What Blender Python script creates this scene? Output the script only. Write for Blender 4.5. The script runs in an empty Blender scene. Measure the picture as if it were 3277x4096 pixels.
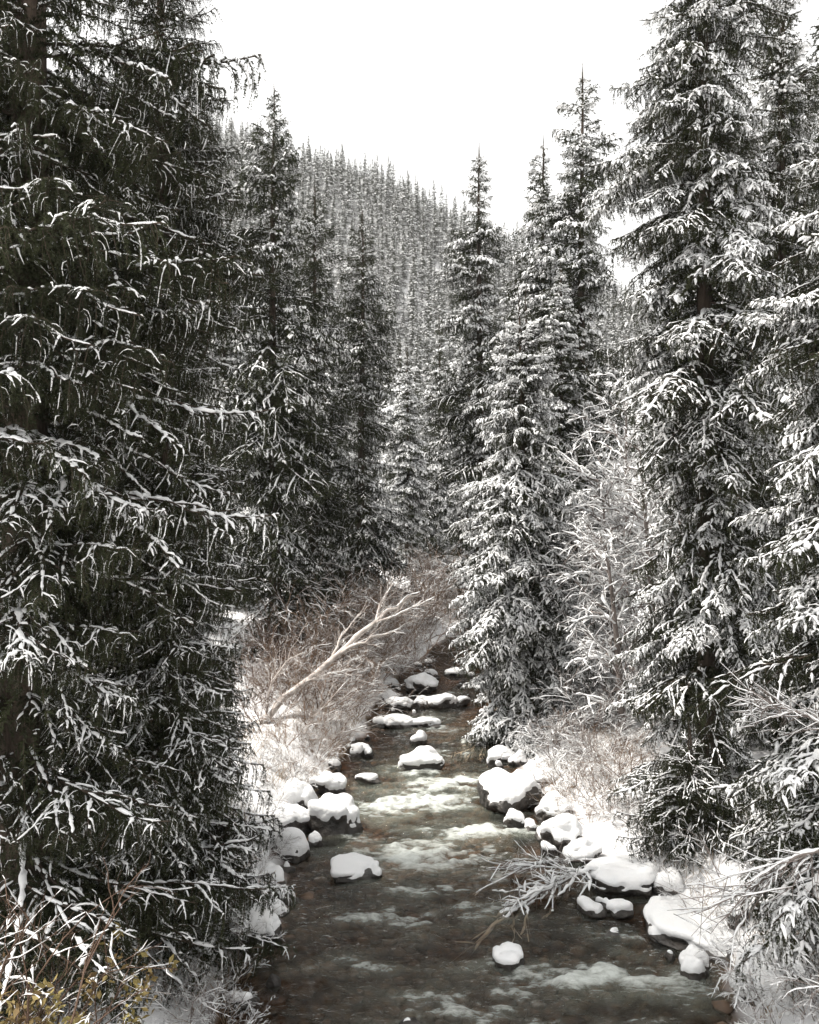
import bpy, math, random
import numpy as np
from mathutils import Vector, Matrix

# ------------------------------------------------------------------ camera, sky, sun, exposure
scene = bpy.context.scene
CAM_Z = 5.0
cam_d = bpy.data.cameras.new('camera'); cam = bpy.data.objects.new('camera', cam_d)
scene.collection.objects.link(cam); scene.camera = cam
cam.location = (0, 0, CAM_Z); cam.rotation_euler = (math.radians(90), 0, 0)
cam_d.sensor_fit = 'VERTICAL'; cam_d.sensor_height = 24.0
cam_d.lens = 12.0 / math.tan(math.radians(30)); cam_d.clip_end = 3000; cam_d.clip_start = 0.05

SUN_EL, SUN_AZ = 61.0, -84.0          # azimuth from +Y, towards +X positive
world = bpy.data.worlds.new('World'); scene.world = world; world.use_nodes = True
wn, wl = world.node_tree.nodes, world.node_tree.links
bg = wn['Background']; sky = wn.new('ShaderNodeTexSky'); sky.sky_type = 'NISHITA'; sky.sun_disc = False
sky.sun_elevation = math.radians(SUN_EL); sky.sun_rotation = math.radians(SUN_AZ)
sky.air_density = 1.6; sky.dust_density = 6.0; sky.ozone_density = 1.0; sky.altitude = 1800
hs = wn.new('ShaderNodeHueSaturation'); hs.inputs['Saturation'].default_value = 0.03   # overcast: nearly colourless
wl.new(sky.outputs[0], hs.inputs['Color']); tint = wn.new('ShaderNodeMixRGB'); tint.blend_type = 'MULTIPLY'; tint.inputs[0].default_value = 1; tint.inputs[2].default_value = (1.0, .987, .962, 1)
wl.new(hs.outputs[0], tint.inputs[1]); wl.new(tint.outputs[0], bg.inputs[0]); bg.inputs[1].default_value = 0.11

sd = bpy.data.lights.new('sun', 'SUN'); sd.energy = 2.4; sd.angle = math.radians(9); sd.color = (1.0, 0.945, 0.87)
sun = bpy.data.objects.new('sun', sd); scene.collection.objects.link(sun)
_e, _a = math.radians(SUN_EL), math.radians(SUN_AZ)
sun.rotation_euler = Vector((math.sin(_a)*math.cos(_e), math.cos(_a)*math.cos(_e), math.sin(_e))).to_track_quat('Z', 'Y').to_euler()
scene.view_settings.view_transform = 'Standard'; scene.view_settings.look = 'None'
scene.view_settings.exposure = 1.6; scene.view_settings.gamma = 1.0
cy = scene.cycles
cy.use_denoising = True; cy.max_bounces = 5; cy.diffuse_bounces = 2; cy.volume_bounces = 0; cy.use_adaptive_sampling = True; cy.adaptive_threshold = .025; cy.glossy_bounces = 2
cy.transparent_max_bounces = 8; cy.caustics_reflective = False; cy.caustics_refractive = False

# ------------------------------------------------------------------ small helpers
COL = scene.collection
def rs(seed): return np.random.RandomState(seed)
def sstep(a, b, x):
    t = np.clip((np.asarray(x, float)-a)/(b-a), 0, 1); return t*t*(3-2*t)

def _hash(ix, iy, iz, seed):
    h = (ix.astype(np.int64)*374761393 + iy.astype(np.int64)*668265263 + iz.astype(np.int64)*2147483647 + seed*974634777) & 0xffffffff
    h = ((h ^ (h >> 13))*1274126177) & 0xffffffff
    h = ((h ^ (h >> 16))*2246822519) & 0xffffffff
    return ((h ^ (h >> 15)) & 0xffffff)/float(0xffffff)*2-1
def noise3(x, y, z=0.0, seed=0):
    x, y, z = np.broadcast_arrays(np.asarray(x, float), np.asarray(y, float), np.asarray(z, float))
    ix, iy, iz = np.floor(x), np.floor(y), np.floor(z)
    fx, fy, fz = x-ix, y-iy, z-iz
    fx, fy, fz = [f*f*f*(f*(f*6-15)+10) for f in (fx, fy, fz)]
    r = 0
    for dx in (0, 1):
        for dy in (0, 1):
            for dz in (0, 1):
                w = (fx if dx else 1-fx)*(fy if dy else 1-fy)*(fz if dz else 1-fz)
                r = r + w*_hash(ix+dx, iy+dy, iz+dz, seed)
    return r
def fbm(x, y, z=0.0, seed=0, oct=4):
    r, a, f = 0, 1.0, 1.0
    for o in range(oct):
        r = r + a*noise3(np.asarray(x)*f, np.asarray(y)*f, np.asarray(z)*f, seed+o*17); a *= .5; f *= 2.03
    return r

class MB:
    """collects triangles with a material slot, builds ONE mesh"""
    def __init__(s): s.v, s.f, s.m, s.s, s.n = [], [], [], [], 0
    def add(s, v, f, mat=0, smooth=True):
        v = np.asarray(v, float).reshape(-1, 3); f = np.asarray(f, np.int64).reshape(-1, 3)
        if not len(f): return
        s.v.append(v); s.f.append(f+s.n); s.n += len(v)
        s.m.append(np.full(len(f), mat, np.int32)); s.s.append(np.full(len(f), smooth, bool))
    def arrays(s): return np.concatenate(s.v), np.concatenate(s.f), np.concatenate(s.m), np.concatenate(s.s)
    def mesh(s, name, mats, attrs=None):
        v, f, m, sm = s.arrays(); return make_mesh(name, v, f, m, sm, mats, attrs)
def make_mesh(name, v, f, m, sm, mats, attrs=None):
    me = bpy.data.meshes.new(name); nf = len(f)
    me.vertices.add(len(v)); me.vertices.foreach_set('co', np.asarray(v, np.float32).ravel())
    me.loops.add(nf*3); me.loops.foreach_set('vertex_index', np.asarray(f, np.int32).ravel())
    me.polygons.add(nf); me.polygons.foreach_set('loop_start', np.arange(0, nf*3, 3, dtype=np.int32))
    me.polygons.foreach_set('material_index', np.asarray(m, np.int32)); me.polygons.foreach_set('use_smooth', np.asarray(sm, bool))
    for mt in mats: me.materials.append(mt)
    for k, a in (attrs or {}).items():
        me.attributes.new(k, 'FLOAT', 'POINT').data.foreach_set('value', np.asarray(a, np.float32).ravel())
    me.update(calc_edges=True); return me
def link(name, data, parent=None, loc=None):
    o = bpy.data.objects.new(name, data); COL.objects.link(o)
    if parent: o.parent = parent
    if loc is not None: o.location = loc
    return o
def tag(o, label, cat, group=None):
    o['label'] = label; o['category'] = cat
    if group: o['group'] = group
    return o

def tubes(mb, P, R, sides, mat, lift=None, flat=1.0, cap=False):
    """n polylines of k points (n,k,3) with radii (n,k) as tapered tubes"""
    P = np.asarray(P, float); R = np.asarray(R, float); n, k, _ = P.shape
    if n == 0: return
    T = np.gradient(P, axis=1); T /= np.linalg.norm(T, axis=2, keepdims=True)+1e-9
    ref = np.zeros_like(T); steep = np.abs(T[..., 2]) > .93; ref[..., 2] = ~steep; ref[..., 1] = steep
    S = np.cross(T, ref); S /= np.linalg.norm(S, axis=2, keepdims=True)+1e-9
    U = np.cross(S, T)
    C = P if lift is None else P+np.stack([0*lift, 0*lift, lift], -1)
    a = np.arange(sides)*2*np.pi/sides+.3
    V = C[:, :, None]+R[:, :, None, None]*(S[:, :, None]*np.cos(a)[None, None, :, None]+flat*U[:, :, None]*np.sin(a)[None, None, :, None])
    idx = np.arange(n*k*sides).reshape(n, k, sides)
    A, B = idx[:, :-1], idx[:, 1:]; A2, B2 = np.roll(A, -1, 2), np.roll(B, -1, 2)
    F = np.concatenate([np.stack([A, A2, B], -1).reshape(-1, 3), np.stack([A2, B2, B], -1).reshape(-1, 3)])
    mb.add(V, F, mat, True)
def resample(P, k):
    n, k0, _ = P.shape; s = np.linspace(0, k0-1, k); i = np.clip(s.astype(int), 0, k0-2); f = (s-i)[None, :, None]
    return P[:, i]*(1-f)+P[:, i+1]*f

# ------------------------------------------------------------------ materials
def mat(name, col, rough=.8, spec=.3):
    m = bpy.data.materials.new(name); m.use_nodes = True; b = m.node_tree.nodes['Principled BSDF']
    b.inputs['Base Color'].default_value = (*col, 1); b.inputs['Roughness'].default_value = rough
    b.inputs['Specular IOR Level'].default_value = spec; return m
def nodes(m): return m.node_tree.nodes, m.node_tree.links, m.node_tree.nodes['Principled BSDF']
def vary(m, c1, c2, scale, coord='Object', detail=4, lo=.35, hi=.65, stretch=None, bump=0, bscale=None):
    N, L, b = nodes(m); tc = N.new('ShaderNodeTexCoord'); mp = N.new('ShaderNodeMapping')
    if stretch: mp.inputs['Scale'].default_value = stretch
    if coord == 'World':
        g = N.new('ShaderNodeNewGeometry'); L.new(g.outputs['Position'], mp.inputs[0])
    else: L.new(tc.outputs[coord], mp.inputs[0])
    n = N.new('ShaderNodeTexNoise'); n.inputs['Scale'].default_value = scale; n.inputs['Detail'].default_value = detail
    L.new(mp.outputs[0], n.inputs['Vector'])
    r = N.new('ShaderNodeValToRGB'); r.color_ramp.elements[0].position = lo; r.color_ramp.elements[1].position = hi
    r.color_ramp.elements[0].color = (*c1, 1); r.color_ramp.elements[1].color = (*c2, 1)
    L.new(n.outputs[0], r.inputs[0]); L.new(r.outputs[0], b.inputs['Base Color'])
    if bump:
        n2 = N.new('ShaderNodeTexNoise'); n2.inputs['Scale'].default_value = bscale or scale*3; n2.inputs['Detail'].default_value = 5
        L.new(mp.outputs[0], n2.inputs['Vector'])
        bp = N.new('ShaderNodeBump'); bp.inputs['Strength'].default_value = bump; bp.inputs['Distance'].default_value = .05
        L.new(n2.outputs[0], bp.inputs['Height']); L.new(bp.outputs[0], b.inputs['Normal'])
    return m
M_needle = vary(mat('spruce_needles', (.04, .05, .03), .75, .15), (.017, .020, .0095), (.044, .050, .024), 1.3, 'World')
M_snow = vary(mat('snow', (.86, .87, .88), .65, .2), (.84, .85, .86), (.89, .89, .89), 6, 'World', bump=.25, bscale=30)
M_bark = vary(mat('bark', (.1, .08, .065), .9, .1), (.03, .023, .018), (.09, .07, .055), 9, stretch=(1, 1, .2), bump=.6)
M_twig = vary(mat('brown_twig', (.16, .11, .08), .85, .1), (.12, .08, .055), (.29, .205, .15), 3, 'World')
M_red = vary(mat('red_brown_twig', (.13, .07, .05), .85, .1), (.07, .046, .034), (.15, .10, .074), 3, 'World')
M_pale = vary(mat('pale_bark', (.36, .29, .24), .85, .15), (.38, .33, .30), (.62, .57, .53), 7, bump=.3)
M_grey = vary(mat('grey_twig', (.16, .13, .115), .85, .1), (.13, .11, .10), (.28, .24, .22), 3, 'World')
M_dead = vary(mat('dead_needles', (.13, .06, .035), .85, .1), (.05, .028, .018), (.11, .062, .038), 4, 'World')
M_leaf = vary(mat('dry_leaf', (.2, .16, .05), .7, .2), (.12, .075, .035), (.25, .215, .075), 2.5, 'World')
M_rock = vary(mat('wet_rock', (.06, .055, .05), .45, .5), (.014, .012, .010), (.065, .057, .05), 5, 'World', bump=.6, bscale=22)

# ------------------------------------------------------------------ terrain and stream course
_EY = np.array([-30, 2, 8.7, 10.1, 11.8, 13.7, 15.6, 17.6, 20.5, 25.4, 30, 40, 60, 90.])
_EL = np.array([-1.7, -1.7, -1.5, -1.5, -1.5, -1.65, -1.3, -1.0, -.75, .15, 1.4, 4.0, 9, 18])
_ER = np.array([3.0, 3.0, 3.15, 3.35, 2.6, 2.05, 1.75, 2.2, 1.7, 1.95, 3.4, 6.2, 11.5, 20])
def xl(y): return np.interp(y, _EY, _EL)
def xr(y): return np.interp(y, _EY, _ER)
def zw(y): return .03*(np.asarray(y, float)-9)
_AX = np.array([-600, -150, -42, 23, 52, 75, 110, 600]); _AZ = np.array([146, 110, 83, 57, 40, 22, 15, 120])
def height(x, y):
    x = np.asarray(x, float); y = np.asarray(y, float)
    d = np.maximum(xl(y)-x, x-xr(y)) + .25*noise3(x*.9, y*.9, 0, 5)
    w = zw(np.clip(y, -30, 60))
    ins = -.42*sstep(0, .9, -d)
    out = .62*sstep(-.1, 1.5, d)+.11*np.clip(d-1.2, 0, 30)
    rough = fbm(x*.7, y*.7, 0, 3)*.11*sstep(.1, 1.2, d)+fbm(x*.12, y*.12, 0, 9)*.6*sstep(4, 14, d)
    A = np.interp(x*200/np.clip(y, 60, 400), _AX, _AZ)*np.clip(y, 1, 200)/200
    hill = A*sstep(58, 205, y)**.9
    left = np.clip(-x-9, 0, 60)*.35*sstep(0, 20, y)
    far = 150*sstep(260, 560, y)*sstep(60, 200, x*500/np.clip(y, 250, 2000))
    return w-.06+ins+out+rough+hill+left*(1-sstep(60, 150, y))+far+fbm(x*.03, y*.03, 0, 31)*2.5*sstep(60, 120, y)
def H(x, y): return float(height(x, y))

def grid_faces(nr, nc):
    i = np.arange(nr*nc).reshape(nr, nc); a, b, c, d = i[:-1, :-1].ravel(), i[:-1, 1:].ravel(), i[1:, 1:].ravel(), i[1:, :-1].ravel()
    return np.concatenate([np.stack([a, b, c], 1), np.stack([a, c, d], 1)])
def axis_pts(c, fine, step, hi, lim):
    p = [0.0]; s = step
    while p[-1] < lim:
        if p[-1] > fine: s = min(s*hi, 60)
        p.append(p[-1]+s)
    return np.array(p)
_px = axis_pts(0, 6, .13, 1.07, 640); xs = np.concatenate([-_px[:0:-1], _px])+.5
_py = axis_pts(0, 24, .15, 1.045, 900); ys = np.concatenate([-axis_pts(0, 1, .5, 1.3, 300)[:0:-1], _py])+1.0
GX, GY = np.meshgrid(xs, ys); GZ = height(GX, GY)
M_ground = mat('snowy_ground', (.8, .8, .8), .75, .2)
N, L, b = nodes(M_ground)
g = N.new('ShaderNodeNewGeometry'); sep = N.new('ShaderNodeSeparateXYZ'); at = N.new('ShaderNodeAttribute'); at.attribute_name = 'wet'
n1 = N.new('ShaderNodeTexNoise'); n1.inputs['Scale'].default_value = 4.5; n1.inputs['Detail'].default_value = 9; n1.inputs['Roughness'].default_value = .68; L.new(g.outputs['Position'], n1.inputs['Vector'])
r1 = N.new('ShaderNodeValToRGB'); r1.color_ramp.elements[0].position = .34; r1.color_ramp.elements[1].position = .43
r1.color_ramp.elements[0].color = (.13, .095, .07, 1); r1.color_ramp.elements[1].color = (.86, .86, .87, 1); L.new(n1.outputs[0], r1.inputs[0])
vo = N.new('ShaderNodeTexVoronoi'); vo.inputs['Scale'].default_value = 7; L.new(g.outputs['Position'], vo.inputs['Vector'])
r2 = N.new('ShaderNodeValToRGB'); r2.color_ramp.elements[0].color = (.17, .105, .068, 1); r2.color_ramp.elements[1].color = (.055, .032, .02, 1)
r2.color_ramp.elements[1].position = .6; L.new(vo.outputs['Distance'], r2.inputs[0])
n3 = N.new('ShaderNodeTexNoise'); n3.inputs['Scale'].default_value = 1.1; n3.inputs['Detail'].default_value = 5; L.new(g.outputs['Position'], n3.inputs['Vector'])
r3 = N.new('ShaderNodeValToRGB'); r3.color_ramp.elements[0].position = .35; r3.color_ramp.elements[1].position = .65
r3.color_ramp.elements[0].color = (.75, .8, .55, 1); r3.color_ramp.elements[1].color = (1.1, .95, .85, 1); L.new(n3.outputs[0], r3.inputs[0])
mu = N.new('ShaderNodeMixRGB'); mu.blend_type = 'MULTIPLY'; mu.inputs[0].default_value = 1; L.new(r2.outputs[0], mu.inputs[1]); L.new(r3.outputs[0], mu.inputs[2])
mx = N.new('ShaderNodeMixRGB'); L.new(at.outputs['Fac'], mx.inputs[0]); L.new(r1.outputs[0], mx.inputs[1]); L.new(mu.outputs[0], mx.inputs[2])
L.new(mx.outputs[0], b.inputs['Base Color'])
bp = N.new('ShaderNodeBump'); bp.inputs['Strength'].default_value = .5; bp.inputs['Distance'].default_value = .08; L.new(n1.outputs[0], bp.inputs['Height']); L.new(bp.outputs[0], b.inputs['Normal'])
wet = 1-sstep(-.02, .10, GZ-zw(np.clip(GY, -30, 60)))
me = make_mesh('ground', np.stack([GX, GY, GZ], -1).reshape(-1, 3), grid_faces(*GX.shape), np.zeros(2*(GX.shape[0]-1)*(GX.shape[1]-1), int),
               np.ones(2*(GX.shape[0]-1)*(GX.shape[1]-1), bool), [M_ground], {'wet': wet})
go = link('ground', me); go['kind'] = 'structure'

# ------------------------------------------------------------------ water
def water_h(x, y):
    """(height above the mean level, foam 0..1)"""
    R = 0*x; blur = 0*x
    for (cx, cyy, rx, ry, a) in [(.1, 14.7, .9, .55, 1.0), (.7, 15.7, .8, .45, .75), (1.2, 13.4, 1.1, .22, .7), (.3, 12.6, 1.0, .5, .75),
                                 (.1, 10.9, 1.3, .3, .45), (1.9, 9.45, 1.1, .32, .75), (.6, 9.0, .9, .35, .5), (.7, 17.3, .9, .4, .35), (.7, 19.3, .7, .5, .3), (1.5, 11.8, 1, .5, .35), (-.6, 13.4, .5, .3, .45), (.2, 16.4, .6, .2, .6), (1.0, 18.3, .5, .2, .5), (.3, 20.2, .6, .2, .5), (1.2, 22.4, .4, .3, .5), (.4, 11.6, .7, .18, .5), (2.4, 10.3, .5, .15, .35), (-.5, 9.7, .8, .16, .4), (1.2, 8.6, 1.2, .15, .5)]:
        wob = .25*noise3(x*1.3, y*.7, 0, 77)
        blur = np.maximum(blur, a*np.exp(-((x-cx)/(rx*1.5))**2-((y+wob-cyy)/(ry*1.9))**2))
        R = np.maximum(R, a*np.exp(-((x-cx)/rx)**2-((y+wob-cyy)/ry)**2))
    n_a = noise3(x*1.7+.4*noise3(x*2, y*2, 0, 8), y*3.6, 0, 11)
    n_b = noise3(x*4.2, y*8.5, 0, 12); n_c = noise3(x*10, y*19, 0, 13); n_d = noise3(x*22, y*40, 0, 14)
    ridge = 1-np.abs(n_a)*2
    h = .024*n_a+.020*n_b+.014*n_c+R*(.075*ridge+.03*np.abs(n_b)+.022*n_c)
    foam = np.clip(R*1.25-.22+.55*n_a*R+.5*n_b*np.clip(R*2, 0, 1)+.35*n_c*np.clip(R*2, 0, 1), 0, 1)
    milk = np.clip(1.2*blur, 0, 1)*(.7+.5*n_a+.35*n_b)
    return h, foam, milk
rows = [1.5]
while rows[-1] < 62: rows.append(rows[-1]+max(.034, .0033*rows[-1]))
wy = np.array(rows); wu = np.linspace(0, 1, 170)
WY = np.repeat(wy[:, None], len(wu), 1); WX = xl(WY)-.55+(xr(WY)-xl(WY)+1.1)*wu[None]
hh, foam, milk = water_h(WX, WY); WZ = zw(WY)+hh
M_water = bpy.data.materials.new('stream_water'); M_water.use_nodes = True
N, L = M_water.node_tree.nodes, M_water.node_tree.links; N.remove(N['Principled BSDF']); out = N['Material Output']
g = N.new('ShaderNodeNewGeometry'); mp = N.new('ShaderNodeMapping'); mp.inputs['Scale'].default_value = (1, 2.2, 1); L.new(g.outputs['Position'], mp.inputs[0])
nz = N.new('ShaderNodeTexNoise'); nz.inputs['Scale'].default_value = 9; nz.inputs['Detail'].default_value = 6; nz.inputs['Distortion'].default_value = .6; L.new(mp.outputs[0], nz.inputs['Vector'])
bp = N.new('ShaderNodeBump'); bp.inputs['Strength'].default_value = .85; bp.inputs['Distance'].default_value = .04; L.new(nz.outputs[0], bp.inputs['Height'])
fr = N.new('ShaderNodeFresnel'); fr.inputs[0].default_value = 1.33; L.new(bp.outputs[0], fr.inputs['Normal'])
tr = N.new('ShaderNodeBsdfTransparent'); tr.inputs[0].default_value = (.68, .58, .47, 1)
gl = N.new('ShaderNodeBsdfGlossy'); gl.inputs['Roughness'].default_value = .05; gl.inputs[0].default_value = (.9, .88, .85, 1); L.new(bp.outputs[0], gl.inputs['Normal'])
am = N.new('ShaderNodeAttribute'); am.attribute_name = 'milk'; dm = N.new('ShaderNodeBsdfDiffuse'); dm.inputs[0].default_value = (.44, .48, .40, 1)
mm = N.new('ShaderNodeMath'); mm.operation = 'MULTIPLY'; mm.inputs[1].default_value = .30; L.new(am.outputs['Fac'], mm.inputs[0])
m0 = N.new('ShaderNodeMixShader'); L.new(mm.outputs[0], m0.inputs[0]); L.new(tr.outputs[0], m0.inputs[1]); L.new(dm.outputs[0], m0.inputs[2])
m1 = N.new('ShaderNodeMixShader'); L.new(fr.outputs[0], m1.inputs[0]); L.new(m0.outputs[0], m1.inputs[1]); L.new(gl.outputs[0], m1.inputs[2])
df = N.new('ShaderNodeBsdfDiffuse'); df.inputs[0].default_value = (.62, .65, .62, 1); L.new(bp.outputs[0], df.inputs['Normal'])
at = N.new('ShaderNodeAttribute'); at.attribute_name = 'foam'
nf = N.new('ShaderNodeTexNoise'); nf.inputs['Scale'].default_value = 7; nf.inputs['Detail'].default_value = 9; nf.inputs['Roughness'].default_value = .72; L.new(mp.outputs[0], nf.inputs['Vector'])
ad = N.new('ShaderNodeMath'); ad.operation = 'MULTIPLY_ADD'; L.new(nf.outputs[0], ad.inputs[0]); ad.inputs[1].default_value = 2.6; ad.inputs[2].default_value = -1.40
a2 = N.new('ShaderNodeMath'); a2.operation = 'ADD'; L.new(ad.outputs[0], a2.inputs[0]); L.new(at.outputs['Fac'], a2.inputs[1])
mu = N.new('ShaderNodeMath'); mu.operation = 'MULTIPLY'; mu.use_clamp = True; L.new(a2.outputs[0], mu.inputs[0])
st = N.new('ShaderNodeMapRange'); L.new(at.outputs['Fac'], st.inputs[0]); st.inputs[1].default_value = 0; st.inputs[2].default_value = .25; st.inputs[3].default_value = 0; st.inputs[4].default_value = 1.0
L.new(st.outputs[0], mu.inputs[1])
m2 = N.new('ShaderNodeMixShader'); L.new(mu.outputs[0], m2.inputs[0]); L.new(m1.outputs[0], m2.inputs[1]); L.new(df.outputs[0], m2.inputs[2]); L.new(m2.outputs[0], out.inputs[0])
nf_ = 2*(len(wy)-1)*(len(wu)-1)
wo = link('stream_water', make_mesh('stream_water', np.stack([WX, WY, WZ], -1).reshape(-1, 3), grid_faces(*WX.shape), np.zeros(nf_, int), np.ones(nf_, bool), [M_water], {'foam': foam, 'milk': np.clip(milk, 0, 1)}))
wo['kind'] = 'structure'

# photo scale: 1725 x 2156 units across the frame; a point of the stream seen at (X, Y) stands at distance d
K = 2*math.tan(math.radians(30))/2156
def dist_at(Y): return 5.27/(.03+(Y-1078)*K)
def world_x(X, d): return (X-862.5)*K*d
def world_z(Y, d): return CAM_Z-(Y-1078)*K*d

# ------------------------------------------------------------------ spruce branches (shared meshes)
def needles(mb, P, spacing, per, ln, wd, rng, m):
    """P (n,k,3) twigs -> needle triangles round them"""
    n, k, _ = P.shape
    seg = np.linalg.norm(np.diff(P, axis=1), axis=2).sum(1); tot = seg.sum(); cnt = int(tot/spacing)
    if cnt < 3: return
    i = rng.choice(n, cnt, p=seg/tot); s = rng.rand(cnt)*(k-1)*.999; j = s.astype(int); f = (s-j)[:, None]
    A = P[i, j]*(1-f)+P[i, j+1]*f; T = P[i, j+1]-P[i, j]; T /= np.linalg.norm(T, axis=1, keepdims=True)+1e-9
    A = np.repeat(A, per, 0); T = np.repeat(T, per, 0); c = len(A)
    r = rng.randn(c, 3); r -= (r*T).sum(1, keepdims=True)*T; r /= np.linalg.norm(r, axis=1, keepdims=True)+1e-9
    D = T*.62+r*.78; W = np.cross(D, r+.3*rng.randn(c, 3)); W /= np.linalg.norm(W, axis=1, keepdims=True)+1e-9
    l = (ln*(.7+.6*rng.rand(c)))[:, None]; w = wd*.5
    V = np.stack([A-W*w, A+W*w, A+D*l], 1)
    mb.add(V, np.arange(c*3).reshape(-1, 3), m, False)
def snow_on(mb, P, r0, step, rng, m, keep, sides=5, lift=.006, gap=.35, taper=0):
    n, k, _ = P.shape
    seg = np.linalg.norm(np.diff(P, axis=1), axis=2).sum(1)
    dz = np.abs(P[:, -1, 2]-P[:, 0, 2])/(seg+1e-6)
    ok = rng.rand(n) < keep*np.clip(1.25-dz*1.15, .08, 1); P = P[ok]; seg = seg[ok]
    if not len(P): return
    kk = int(np.clip(np.median(seg)/step, 3, 44 if taper else 26)); Q = resample(P, kk)
    c = rng.rand(len(P), kk); c = (c+np.roll(c, 1, 1)+np.roll(c, -1, 1)*.6)/2.6
    r = np.clip((c-gap)/(1-gap)*2.0, 0, 1.15)
    T = np.gradient(Q, axis=1); tz = np.abs(T[..., 2])/(np.linalg.norm(T, axis=2)+1e-9); r *= np.clip(1.35-tz, .3, 1)
    e = np.minimum(np.linspace(0, 1, kk), np.linspace(1, 0, kk))*kk; r *= np.clip(e+.25, 0, 1)[None]**.6
    r *= (1-taper*np.linspace(0, 1, kk)**1.5)[None]
    R = r*(r0 if np.isscalar(r0) else r0[ok][:, None])+.0008
    Q = Q+rng.randn(*Q.shape)*.25*R[..., None]
    tubes(mb, Q, R, sides, m, lift=lift+R*.42, flat=.66)
def spruce_branch(seed, L, hang, snow, lod, pads=0.0, arch=.26):
    rng = rs(seed); mb = MB(); Kx = 16
    t = np.linspace(0, 1, Kx); ph = rng.rand(3)*6.28
    ax = np.stack([L*t*(1-.05*hang*t), L*.035*np.sin(t*4+ph[0])*t, L*((.16+.04*rng.randn())*t-(.14+arch*hang)*t**2+(.06+.12*hang)*t**3.2)+L*.012*np.sin(t*9+ph[1])], 1)
    ra = .006+.011*L*.5*(1-t)**1.1
    tubes(mb, ax[None], ra[None], 5 if lod == 0 else 4, 1)
    dens = {0: .052, 1: .085, 2: .2}[lod]
    n2 = max(6, int(L/dens)); t2 = np.clip(np.linspace(.10, .985, n2)+rng.randn(n2)*.012, .05, .99)
    l2 = np.minimum(L*(.26*(1-t2)**.75*np.clip(t2*4.5, .3, 1)+.05), .36)*(.55+.65*rng.rand(n2))+.03
    side = np.where(np.arange(n2) % 2 == 0, 1., -1.); a = np.radians(35+32*rng.rand(n2))
    curtain = rng.rand(n2) < .38*hang; down = hang*(.25+1.0*rng.rand(n2))+curtain*1.3
    side = np.where(curtain, side*.45, side); l2 = np.where(curtain, np.minimum(l2*1.1+.12, .42), l2)
    ti = t2*(Kx-1); ii = np.clip(ti.astype(int), 0, Kx-2); ff = (ti-ii)[:, None]; B2 = ax[ii]*(1-ff)+ax[ii+1]*ff
    s = np.linspace(0, 1, 6)
    def droopy(B, ca, sa, l, dn, kpts):
        s = np.linspace(0, 1, kpts)[None]; hz = l[:, None]*s*(1-np.clip(.30*dn[:, None], 0, .75)*s)
        z = -l[:, None]*np.clip(.62*dn[:, None], 0, 1.0)*s**1.5+l[:, None]*.10*np.sin(s*3.1)
        P = B[:, None]+np.stack([ca[:, None]*hz, sa[:, None]*hz, z], -1)
        return P+rng.randn(*P.shape)*(.012*l[:, None, None])*s[..., None]
    P2 = droopy(B2, np.cos(a), side*np.sin(a), l2, down, 6)
    # tertiary twigs
    d3 = {0: .055, 1: .11, 2: .4}[lod]
    rep = np.maximum((l2/d3).astype(int), 1); i3 = np.repeat(np.arange(n2), rep); n3 = len(i3)
    s3 = .15+.8*rng.rand(n3); sx = s3*5; j3 = np.clip(sx.astype(int), 0, 4); f3 = (sx-j3)[:, None]
    B3 = P2[i3, j3]*(1-f3)+P2[i3, j3+1]*f3
    pa = np.arctan2(side[i3]*np.sin(a[i3]), np.cos(a[i3]))+np.where(rng.rand(n3) < .5, 1, -1)*np.radians(40+20*rng.rand(n3))
    l3 = l2[i3]*.42*(1-s3)+.035+.05*rng.rand(n3)
    P3 = droopy(B3, np.cos(pa), np.sin(pa), l3, np.minimum(down[i3]*1.1+.2*hang*rng.rand(n3), 1.8), 4)
    tip = ax[None, -7:]
    if lod == 0:
        tubes(mb, P2, np.linspace(.004, .0015, 6)[None]*np.ones((n2, 1)), 3, 1)
        needles(mb, P2, .010, 3, .021, .0065, rng, 0); needles(mb, P3, .0105, 3, .021, .0065, rng, 0); needles(mb, tip, .006, 3, .024, .006, rng, 0)
    elif lod == 1:
        needles(mb, P2, .024, 2, .042, .024, rng, 0); needles(mb, P3, .027, 2, .042, .024, rng, 0); needles(mb, tip, .02, 2, .045, .018, rng, 0)
    else:
        needles(mb, P2, .075, 2, .12, .055, rng, 0); needles(mb, P3, .12, 2, .12, .06, rng, 0); needles(mb, tip, .06, 2, .13, .05, rng, 0)
    axl = resample(ax[None], {0: 40, 1: 18, 2: 8}[lod])
    st = {0: .024, 1: .055, 2: .16}[lod]; sd_ = {0: 5, 1: 4, 2: 3}[lod]; kf = {0: 1, 1: 1.25, 2: 3.0}[lod]
    r_ax = .016+.010*min(L, 2)
    na_ = axl.shape[1]; snow_on(mb, axl[:, max(1, na_//10):max(4, int(na_*.95))], (r_ax*(.62+.55*snow))*kf, st*1.0, rng, 2, 3, 6 if lod == 0 else sd_, .004, .30, .55)
    load = np.clip(.35+.9*t2, 0, 1.1)
    r2 = np.clip(.010+.024*l2, .010, .023)*(.7+.55*snow)*kf*load
    snow_on(mb, P2, r2, st, rng, 2, .25+.75*snow, sd_, .005, .32)
    if lod < 2: snow_on(mb, P3, (.0095*(.8+.6*snow))*kf, st*1.1, rng, 2, (.08+.55*snow)*(1 if lod == 0 else .6), 4 if lod == 0 else 3, .005, .30)
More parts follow.
